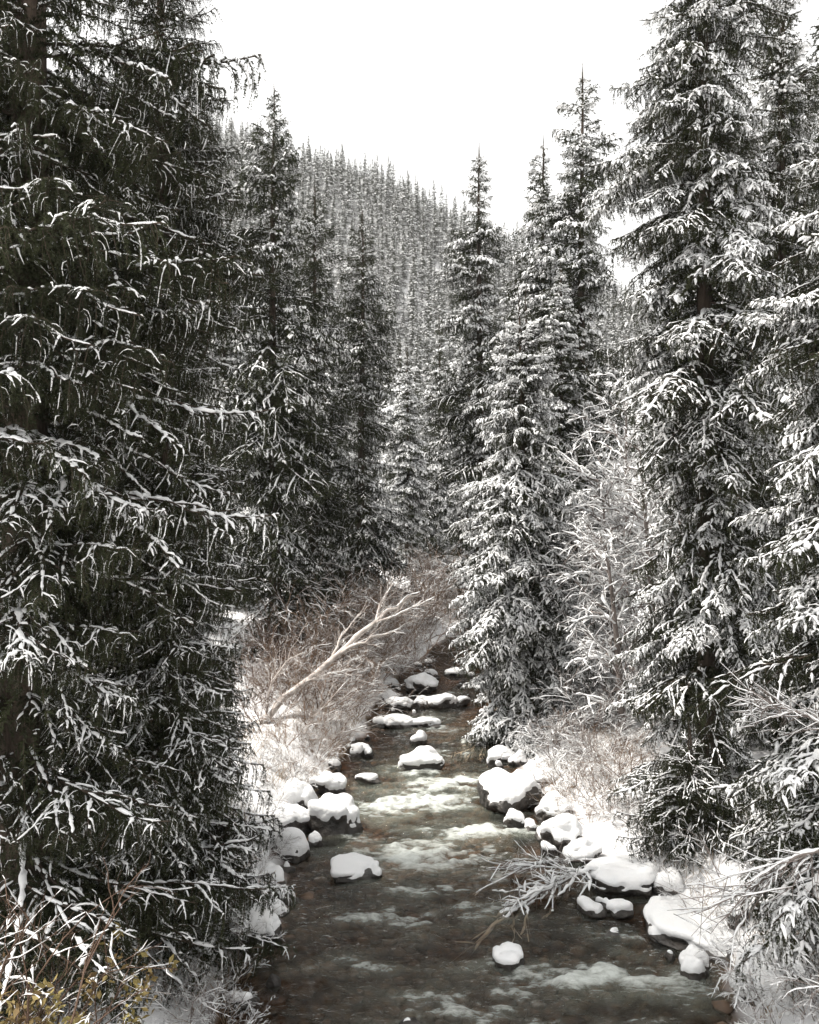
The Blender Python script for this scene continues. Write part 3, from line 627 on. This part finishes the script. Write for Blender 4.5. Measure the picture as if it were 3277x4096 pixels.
# smaller stones along both waterlines
r = rs(404)
for q in range(56):
    y = 9.2+17*r.rand(); lf = r.rand() < .5; x = float(xl(y))+r.uniform(-.35, .45) if lf else float(xr(y))+r.uniform(-.45, .35); w = .10+.26*r.rand()**1.6
    boulder(x, y, float(zw(y))-.03, w, w*r.uniform(.5, .8)+.03, 'small snow-capped stone on the thicket-side waterline' if lf else 'small snow-capped stone on the waterline below the brushy bank', 4100+q, cover=r.uniform(.55, .9), thick=.04, angular=.5, name='stone')

# pebbles of the stream bed
r = rs(61); mb = MB(); pv, pf = ico(1)
n = 1600; py = 8+14*r.rand(n)**1.5; px = xl(py)+(xr(py)-xl(py))*r.rand(n); pz = height(px, py); ps = .03+.09*r.rand(n)**2
R_ = pv[None]*(1+.2*r.randn(n, len(pv), 1)*.6)*ps[:, None, None]*np.array([1.2, 1, .6]); V = R_+np.stack([px, py, pz+ps*.1], 1)[:, None]
mb.add(V, (pf[None]+(np.arange(n)*len(pv))[:, None, None]).reshape(-1, 3), 0)
M_pebble = vary(mat('pebbles', (.12, .09, .06), .6, .4), (.05, .031, .02), (.19, .125, .082), 3.5, 'World')
po = link('pebbles', mb.mesh('pebbles', [M_pebble])); po['kind'] = 'stuff'; tag(po, 'brown pebbles on the bed of the stream', 'pebbles')

# ------------------------------------------------------------------ bare shrubs and trees
def bare_plant(seed, h, spread, stems, arch, mats, snow, levels=(9, 7), thick=.014, base=.25, curl=.10, leaf=0):
    """stems fanning from a base, side branches, twigs; snow along the upper sides"""
    r = rs(seed); mb = MB(); n = stems; az = r.rand(n)*6.28; tilt = (.15+.85*r.rand(n)**.8)*spread; l = h*(.6+.5*r.rand(n))
    def grow(B, D, l, k, sag, wob):
        s = np.linspace(0, 1, k)[None, :, None]; side = r.randn(len(B), 3); P = B[:, None]+D[:, None]*l[:, None, None]*s
        P = P+side[:, None]*l[:, None, None]*wob*np.sin(s*3.0)+np.cumsum(r.randn(len(B), k, 3)*.018*l[:, None, None], 1)*(s > 0)
        P[..., 2] -= l[:, None]*sag*s[..., 0]**2; return P
    D = np.stack([np.cos(az)*np.sin(tilt), np.sin(az)*np.sin(tilt), np.cos(tilt)], 1); B = np.stack([np.cos(az)*base*r.rand(n), np.sin(az)*base*r.rand(n), -.08+0*az], 1)
    P = grow(B, D, l, 9, arch, curl); rad = thick*(l/h)
    tubes(mb, P, rad[:, None]*np.linspace(1, .22, 9)[None], 5, 0); all_ = [(P, rad*.6)]
    par, lp, dirs = P, l, D
    for lv, cnt in enumerate(levels):
        m = len(par)*cnt; i = np.repeat(np.arange(len(par)), cnt); k0 = par.shape[1]; s = (.18+.8*r.rand(m))*(k0-1)*.999; j = s.astype(int); f = (s-j)[:, None]
        Bb = par[i, j]*(1-f)+par[i, j+1]*f; T = par[i, j+1]-par[i, j]; T /= np.linalg.norm(T, axis=1, keepdims=True)+1e-9
        rr = r.randn(m, 3); rr -= (rr*T).sum(1, keepdims=True)*T; rr /= np.linalg.norm(rr, axis=1, keepdims=True)
        Dd = T*.72+rr*.62; Dd[:, 2] += .12; Dd /= np.linalg.norm(Dd, axis=1, keepdims=True)
        ll = lp[i]*(.50-.25*s/(k0-1))*(.5+.7*r.rand(m))*(1 if lv == 0 else .9); kk = 6 if lv == 0 else 4
        Q = grow(Bb, Dd, ll, kk, arch*.5, .06); rd = np.maximum(thick*(.42 if lv == 0 else .24)*(ll/(h*.35))**.5, .0026)
        tubes(mb, Q, rd[:, None]*np.linspace(1, .4, kk)[None], 4 if lv == 0 else 3, 0); all_.append((Q, rd)); par, lp = Q, ll
    if snow > 0:
        for lv, (Q, rd) in enumerate(all_):
            snow_on(mb, Q, (rd*.9+.0045)*(.6+snow*.75), .05 if lv < 2 else .07, r, 1, .35+.75*snow, 4 if lv < 2 else 3, .002, .28)
    if leaf:
        Q = all_[-1][0]; c = leaf; i = r.randint(len(Q), size=c); A = Q[i, r.randint(1, Q.shape[1], size=c)]
        D = r.randn(c, 3); D[:, 2] -= .5; D /= np.linalg.norm(D, axis=1, keepdims=True); W = np.cross(D, r.randn(c, 3)); W /= np.linalg.norm(W, axis=1, keepdims=True); U = np.cross(D, W)
        ln = (.04+.04*r.rand(c))[:, None]; V = np.stack([A, A+D*ln*.5+W*ln*.26+U*ln*.06, A+D*ln, A+D*ln*.5-W*ln*.26+U*ln*.06, A+D*ln*.5-U*ln*.05], 1)
        F = np.array([[0, 1, 4], [1, 2, 4], [2, 3, 4], [3, 0, 4]]); mb.add(V, (F[None]+(np.arange(c)*5)[:, None, None]).reshape(-1, 3), 2, True)
    return mb.mesh('bare_shrub', mats)
BROWN = [bare_plant(1100+i, 2.2, .95, 15, .18, [M_twig, M_snow], .42, levels=(11, 9)) for i in range(3)]
REDB = [bare_plant(1130+i, 1.9, 1.0, 15, .15, [M_red, M_snow], .10) for i in range(2)]
FROST = [bare_plant(1160+i, 2.0, 1.05, 13, .28, [M_grey, M_snow], 1.2) for i in range(3)]
def place_shrubs(P, stock_, name, label, group, seed, hs=(.8, 1.2), cat='shrub'):
    r = rs(seed)
    for q, (x, y, s) in enumerate(P):
        o = link(name, stock_[q % len(stock_)], loc=(x, y, H(x, y)-.03)); s *= r.uniform(*hs); o.scale = (s*r.uniform(.9, 1.15), s*r.uniform(.9, 1.15), s)
        o.rotation_euler = (0, 0, r.rand()*6.28); tag(o, label, cat, group)
place_shrubs([(-2.3, 16.3, .55), (-1.9, 17.6, .65), (-2.6, 18.4, .9), (-1.65, 19.3, .75), (-2.2, 20.6, 1.0), (-1.5, 21.7, .9), (-1.3, 23.5, 1.05), (-2.3, 23.4, 1.1), (-.9, 25.2, 1.1), (-.4, 27.0, 1.2), (.4, 29, 1.2), (-1.2, 27.6, 1.3), (.2, 32, 1.4), (1.0, 33.5, 1.3), (-.7, 30.5, 1.4), (2.3, 36, 1.4), (-1.5, 17.9, .5), (-1.75, 16.6, .45), (-2.0, 15.6, .4), (-1.2, 19.9, .6), (-1.9, 18.8, .7), (-2.4, 19.6, .9), (-1.25, 21.2, .75), (-.85, 22.6, .8), (-1.8, 22.4, 1.0), (-.35, 24.4, .8), (-1.6, 24.4, 1.1), (.1, 26, .9), (.7, 30.8, 1.2), (-.1, 28.6, 1.2), (1.9, 34.2, 1.3), (-2.7, 22.0, 1.2), (2.5, 28, .8), (2.9, 30.5, 1.0)],
             BROWN, 'bare_shrub', 'bare brown willow shrub in the thicket around the fallen pale trunk', 'brown thicket shrubs', 5)
place_shrubs([(-2.9, 20.0, 1.0), (-3.2, 21.5, 1.2), (-2.8, 17.2, .7), (-1.9, 25, 1.3), (2.35, 24.5, .7), (-3.4, 18.6, .9)], REDB, 'bare_shrub', 'dark red-brown bare shrub in the shade of the spruces', 'red-brown shrubs', 6)
place_shrubs([(2.75, 13.4, .45), (2.95, 14.1, .55), (2.75, 15.0, .62), (3.1, 15.8, .7), (2.9, 16.6, .75), (3.4, 14.6, .6), (3.25, 12.8, .45), (3.6, 16.8, 1.0), (2.55, 14.5, .5), (2.6, 15.7, .65), (3.0, 13.6, .6), (3.3, 15.3, .85), (2.7, 16.2, .75), (3.55, 13.9, .7), (3.2, 17.3, .9)], [BROWN[0], FROST[0], FROST[1], BROWN[1], FROST[2]], 'bare_shrub', 'bare twiggy shrub dusted with snow above the boulders of the brushy bank', 'brushy bank shrubs', 7, (.62, .95))
place_shrubs([(3.5, 7.9, .42), (3.85, 8.4, .5), (4.2, 7.8, .55), (3.6, 8.8, .45), (4.4, 8.9, .5), (3.45, 10.6, .3), (3.75, 10.0, .35), (3.4, 11.3, .3), (3.9, 10.9, .4), (3.3, 12.2, .35)], FROST, 'bare_shrub', 'low snow-laden twig shrub beside the smooth snow shelf', 'snow-laden twig shrubs', 8)
place_shrubs([(4.2, 17.8, 1.0), (4.6, 19.2, 1.2), (4.0, 20.6, 1.2), (5.2, 20.5, 1.4)], FROST, 'bare_shrub', 'frosted bare shrub between the bank spruces', 'frosted shrubs', 9)
place_shrubs([(-2.0, 12.3, .3), (-2.2, 13.4, .35), (-2.1, 14.4, .4), (-2.5, 14.9, .5), (-1.9, 15.2, .35), (-1.95, 9.4, .3), (-1.85, 10.2, .3), (-2.1, 8.6, .33), (-1.8, 8.2, .3), (-2.3, 8.9, .35), (-1.9, 8.8, .28), (-2.4, 9.7, .4), (-2.0, 11.2, .28)], FROST, 'bare_shrub', 'fine bare twigs poking from the bank under the lowest spruce boughs', 'bank twigs', 10)

def bare_tree(x, y, h, label, seed, mats, snow, lean=0, az=0):
    z = H(x, y)-.05; root = link('bare_tree', None, loc=(x, y, z)); tag(root, label, 'tree', 'frosted bare trees')
    root.rotation_euler = (0, 0, az)
    mb = MB(); t = np.linspace(0, 1, 10); P = np.stack([lean*t**1.4, .1*np.sin(t*4), h*.8*t], 1); tubes(mb, P[None], (.07*(1-t)**.8+.012)[None], 7, 0)
    snow_on(mb, P[None], .03, .08, rs(seed), 1, 9, 5); link('trunk', mb.mesh('trunk', mats), root)
    r = rs(seed); mb = MB(); n = 36; s = .12+.88*r.rand(n); ii = s*9*.999; j = ii.astype(int); f = (ii-j)[:, None]; B = P[j]*(1-f)+P[j+1]*f
    a = r.rand(n)*6.28; el = np.radians(10+45*r.rand(n)); D = np.stack([np.cos(a)*np.cos(el), np.sin(a)*np.cos(el), np.sin(el)], 1); l = h*.36*(1.1-.6*s)*(.6+.7*r.rand(n))
    sets = []; cur = (B, D, l)
    for lv, cnt in enumerate((0, 8, 5)):
        if lv:
            Q0, l0 = sets[-1]; m = len(Q0)*cnt; i = np.repeat(np.arange(len(Q0)), cnt); k0 = Q0.shape[1]; s = (.15+.84*r.rand(m))*(k0-1)*.999; j = s.astype(int); f = (s-j)[:, None]
            B = Q0[i, j]*(1-f)+Q0[i, j+1]*f; T = Q0[i, j+1]-Q0[i, j]; T /= np.linalg.norm(T, axis=1, keepdims=True)+1e-9
            D = T*.75+.6*r.randn(m, 3); D /= np.linalg.norm(D, axis=1, keepdims=True); l = l0[i]*.42*(.5+.7*r.rand(m))
        k = (8, 6, 4)[lv]; q = np.linspace(0, 1, k)[None, :, None]; Q = B[:, None]+D[:, None]*l[:, None, None]*q+np.cumsum(r.randn(len(B), k, 3)*.03*l[:, None, None], 1)*(q > 0)
        Q[..., 2] += l[:, None]*(.10*q[..., 0]-.22*q[..., 0]**2); sets.append((Q, l)); rad = (.020, .008, .0045)[lv]
        tubes(mb, Q, rad*np.linspace(1, .35, k)[None]*np.ones((len(Q), 1)), (5, 4, 3)[lv], 0)
        snow_on(mb, Q, (.022, .012, .0085)[lv]*(.5+.6*snow), (.07, .07, .09)[lv], r, 1, .4+.75*snow, (5, 4, 3)[lv], .003, .22)
    link('crown', mb.mesh('crown', mats), root)
GM = [M_grey, M_snow]
bare_tree(4.3, 18.4, 5.6, 'frosted bare tree half behind the snow-plastered spruce', 44, GM, 2.0, -.4, .4)
bare_tree(5.9, 19.0, 8.5, 'tall frosted bare tree at the back of the frosted group', 45, GM, 2.0, -.2, 1.0)
bare_tree(5.0, 17.6, 6.6, 'frosted bare tree leaning out between the bank spruces, every twig white', 41, GM, 2.0, -.5, .2)
bare_tree(5.4, 21.5, 8.0, 'taller frosted bare tree behind the leaning frosted one', 42, GM, 2.0, -.3, .6)
bare_tree(3.9, 16.2, 4.6, 'short frosted bare tree above the brushy bank shrubs', 43, GM, 2.0, -.3, -.3)

# --- the fallen pale trunk
def polytube(mb, pts, r0, r1, m, sides=7, k=12, seed=0):
    pts = np.array(pts, float); P = resample(pts[None], k); P = P+rs(seed).randn(*P.shape)*r0*.35; tubes(mb, P, np.linspace(r0, r1, k)[None], sides, m); return P
def pw(X, Y, d): return (world_x(X, d), d, world_z(Y, d))
def leaning():
    b = pw(540, 1530, 17.2); root = link('fallen_tree', None, loc=b); tag(root, 'pale bare tree fallen slantwise over the brown thicket, forked top', 'tree'); bv = np.array(b)
    mb = MB(); tr_ = [pw(540, 1530, 17.2), pw(572, 1495, 17.5), pw(690, 1395, 18.5), pw(790, 1310, 19.2), pw(845, 1272, 19.8), pw(885, 1250, 20.2)]
    P = polytube(mb, np.array(tr_)-bv, .09, .022, 0, 8, 18, 1); snow_on(mb, P, .032, .08, rs(3), 1, 9, 6, .055, .30); link('trunk', mb.mesh('trunk', [M_pale, M_snow]), root)
    limbs = [([pw(700, 1385, 18.6), pw(760, 1352, 18.7), pw(845, 1325, 18.8)], .045), ([pw(790, 1312, 19.2), pw(850, 1290, 19.3), pw(915, 1258, 19.6)], .032), ([pw(700, 1384, 18.6), pw(715, 1345, 18.9), pw(760, 1290, 19.4)], .03),
             ([pw(790, 1310, 19.2), pw(800, 1270, 19.6), pw(830, 1225, 20)], .022), ([pw(560, 1505, 17.4), pw(570, 1440, 17.3), pw(605, 1390, 17.2), pw(640, 1375, 17.2)], .026),
             ([pw(640, 1435, 18.1), pw(690, 1420, 18), pw(745, 1408, 17.9)], .016), ([pw(585, 1575, 17), pw(640, 1560, 17.1), pw(720, 1545, 17.2), pw(770, 1530, 17.4)], .028), ([pw(630, 1563, 17.1), pw(670, 1500, 17.2), pw(735, 1430, 17.3)], .02)]
    for q, (pts, r0) in enumerate(limbs):
        mb = MB(); P = polytube(mb, np.array(pts)-bv, r0, r0*.25, 0, 6, 12, 10+q); r = rs(60+q); n = 26; s = (.15+.8*r.rand(n))*10.99; j = s.astype(int); B = P[0][j]
        T = P[0][-1]-P[0][0]; T /= np.linalg.norm(T); D = T*.8+.45*r.randn(n, 3); l = .25+.4*r.rand(n); Q = B[:, None]+D[:, None]*l[:, None, None]*np.linspace(0, 1, 5)[None, :, None]; Q = Q+r.randn(*Q.shape)*.015
        tubes(mb, Q, np.linspace(.006, .003, 5)[None]*np.ones((n, 1)), 3, 0); snow_on(mb, P, .014, .08, r, 1, 9, 4, r0*.5, .35); snow_on(mb, Q, .008, .07, r, 1, .5, 3)
        link('branch', mb.mesh('branch', [M_pale, M_snow]), root)
leaning()

# --- snow-laden spray hanging over the pool and bare boughs in front of the drooping spruce
def spray(name, pts, label, seed, r0=.022, n=30, ln=.55, snow=1.0, cat='branch', mats=None, down=.25):
    b = np.array(pts[0]); mb = MB(); r = rs(seed); P = polytube(mb, np.array(pts)-b, r0, r0*.3, 0, 6, 14, seed)
    snow_on(mb, P, r0*1.3, .04, r, 1, 9, 6, r0*.5, .2); T = P[0][-1]-P[0][0]; T /= np.linalg.norm(T)
    s = (.2+.79*r.rand(n))*12.99; j = s.astype(int); f = (s-j)[:, None]; B = P[0][j]*(1-f)+P[0][j+1]*f; D = T*.8+.55*r.randn(n, 3)*np.array([1, 1, .6]); D[:, 2] -= down; l = ln*(.4+.8*r.rand(n))
    q = np.linspace(0, 1, 6)[None, :, None]; Q = B[:, None]+D[:, None]*l[:, None, None]*q+np.cumsum(r.randn(n, 6, 3)*.02, 1)*(q > 0)
    tubes(mb, Q, np.linspace(.007, .003, 6)[None]*np.ones((n, 1)), 4, 0); snow_on(mb, Q, .017*snow, .035, r, 1, 1.2, 5, .004, .2)
    i = np.repeat(np.arange(n), 5); B = Q[i, r.randint(1, 6, len(i))]; D = T*.6+.7*r.randn(len(i), 3); D[:, 2] -= down*.6; Q3 = B[:, None]+D[:, None]*(.10+.16*r.rand(len(i)))[:, None, None]*np.linspace(0, 1, 4)[None, :, None]
    tubes(mb, Q3, np.linspace(.004, .002, 4)[None]*np.ones((len(i), 1)), 3, 0); snow_on(mb, Q3, .012*snow, .035, r, 1, .9, 4, .003, .25)
    o = link(name, mb.mesh(name, mats or [M_grey, M_snow]), loc=b); tag(o, label, cat); return o
spray('hanging_branch', [pw(1290, 1830, 11.9), pw(1220, 1838, 11.6), pw(1140, 1880, 11.2), pw(1045, 1935, 10.9)], 'bare snow-loaded branch hanging from the bank over the dark pool', 71, .026, 34, .5, 1.25, down=.06)
spray('hanging_branch', [pw(1260, 1810, 12.2), pw(1180, 1815, 12), pw(1100, 1822, 11.8)], 'finer snowy branch just above the snow-loaded one', 72, .018, 26, .4, .7, down=.06)
spray('bare_bough', [pw(1790, 1770, 8.0), pw(1680, 1800, 8.0), pw(1600, 1860, 8.1), pw(1560, 1905, 8.2)], 'bare snowy bough crossing before the drooping spruce', 73, .022, 26, .4, .7)
spray('bare_bough', [pw(1790, 1560, 8.2), pw(1690, 1500, 8.4), pw(1600, 1480, 8.6)], 'thin bare bough with little snow in the drooping spruce', 74, .014, 22, .4, .5)

near_spruce(3.75, 11.9, 1.5, .85, 23, [c[:1] for c in BR_LIGHT], 'low dark evergreen bush, nearly free of snow, beside the broad slab', .04, .05, column=.9, gapz=.12, ragged=.4)

# --- dry leafy shrub and brown bare stems in front of the huge spruce
LEAFY = [bare_plant(1300+i, 1.5, .8, 12, .15, [M_red, M_snow, M_leaf], .55, thick=.012, leaf=2400) for i in range(2)]
place_shrubs([(-2.75, 5.7, .75), (-3.0, 6.3, .95), (-3.3, 6.1, 1.0), (-2.55, 6.6, .6)], LEAFY, 'leafy_shrub', 'dry shrub with yellow and brown leaves below the huge dark spruce', 'dry leafy shrubs', 11, (.85, 1.1))
TALLB = [bare_plant(1330+i, 2.6, .55, 6, .12, [M_red, M_snow], .35, levels=(7, 5), thick=.018) for i in range(2)]
place_shrubs([(-2.95, 6.5, 1.0), (-3.3, 6.9, 1.1)], TALLB, 'bare_shrub', 'tall red-brown bare stems rising before the huge dark spruce', 'red-brown stems', 12, (.7, .95))

# --- dry grass on the banks
r = rs(91); n = 10000; gy = 8.5+16*r.rand(n); left = r.rand(n) < .45; dd = .25+1.9*r.rand(n)**1.5; gx = np.where(left, xl(gy)-dd, xr(gy)+dd); gz = height(gx, gy)
cl = noise3(gx*1.1, gy*1.1, 0, 55) > .0; gx, gy, gz = gx[cl], gy[cl], gz[cl]; n = len(gx)
D = r.randn(n, 3)*.45; D[:, 2] = .8+.4*r.rand(n); l = (.12+.28*r.rand(n)); B = np.stack([gx, gy, gz-.02], 1); q = np.linspace(0, 1, 4)[None, :, None]
P = B[:, None]+D[:, None]*l[:, None, None]*q; P[..., 2] -= l[:, None]*.35*q[..., 0]**2
mb = MB(); tubes(mb, P, np.linspace(.004, .0015, 4)[None]*np.ones((n, 1)), 3, 0)
M_straw = vary(mat('dry_grass', (.3, .22, .14), .85, .1), (.20, .13, .08), (.42, .33, .22), 5, 'World')
so = link('dry_grass', mb.mesh('dry_grass', [M_straw])); so['kind'] = 'stuff'; tag(so, 'dry straw-coloured grass on the stream banks', 'grass')

# ------------------------------------------------------------------ pale winter air
hz = MB(); X0, X1, Y0, Y1, Z0, Z1 = -760., 760., -330., 1010., float(GZ.min())-1.0, float(GZ.max())+14.0
hv = np.array([[x, y, z] for z in (Z0, Z1) for y in (Y0, Y1) for x in (X0, X1)]); HAZE = True
hf = [[0, 2, 3], [0, 3, 1], [4, 5, 7], [4, 7, 6], [0, 1, 5], [0, 5, 4], [2, 6, 7], [2, 7, 3], [0, 4, 6], [0, 6, 2], [1, 3, 7], [1, 7, 5]]
hz.add(hv, hf, 0, False); M_haze = bpy.data.materials.new('haze'); M_haze.use_nodes = True; N, L = M_haze.node_tree.nodes, M_haze.node_tree.links
N.remove(N['Principled BSDF']); pv_ = N.new('ShaderNodeVolumePrincipled'); pv_.inputs['Color'].default_value = (.93, .94, .95, 1); pv_.inputs['Density'].default_value = .00032
L.new(pv_.outputs[0], N['Material Output'].inputs['Volume'])
if HAZE: ho = link('haze', hz.mesh('haze', [M_haze])); ho['kind'] = 'stuff'; tag(ho, 'thin pale winter haze between the hills', 'haze')
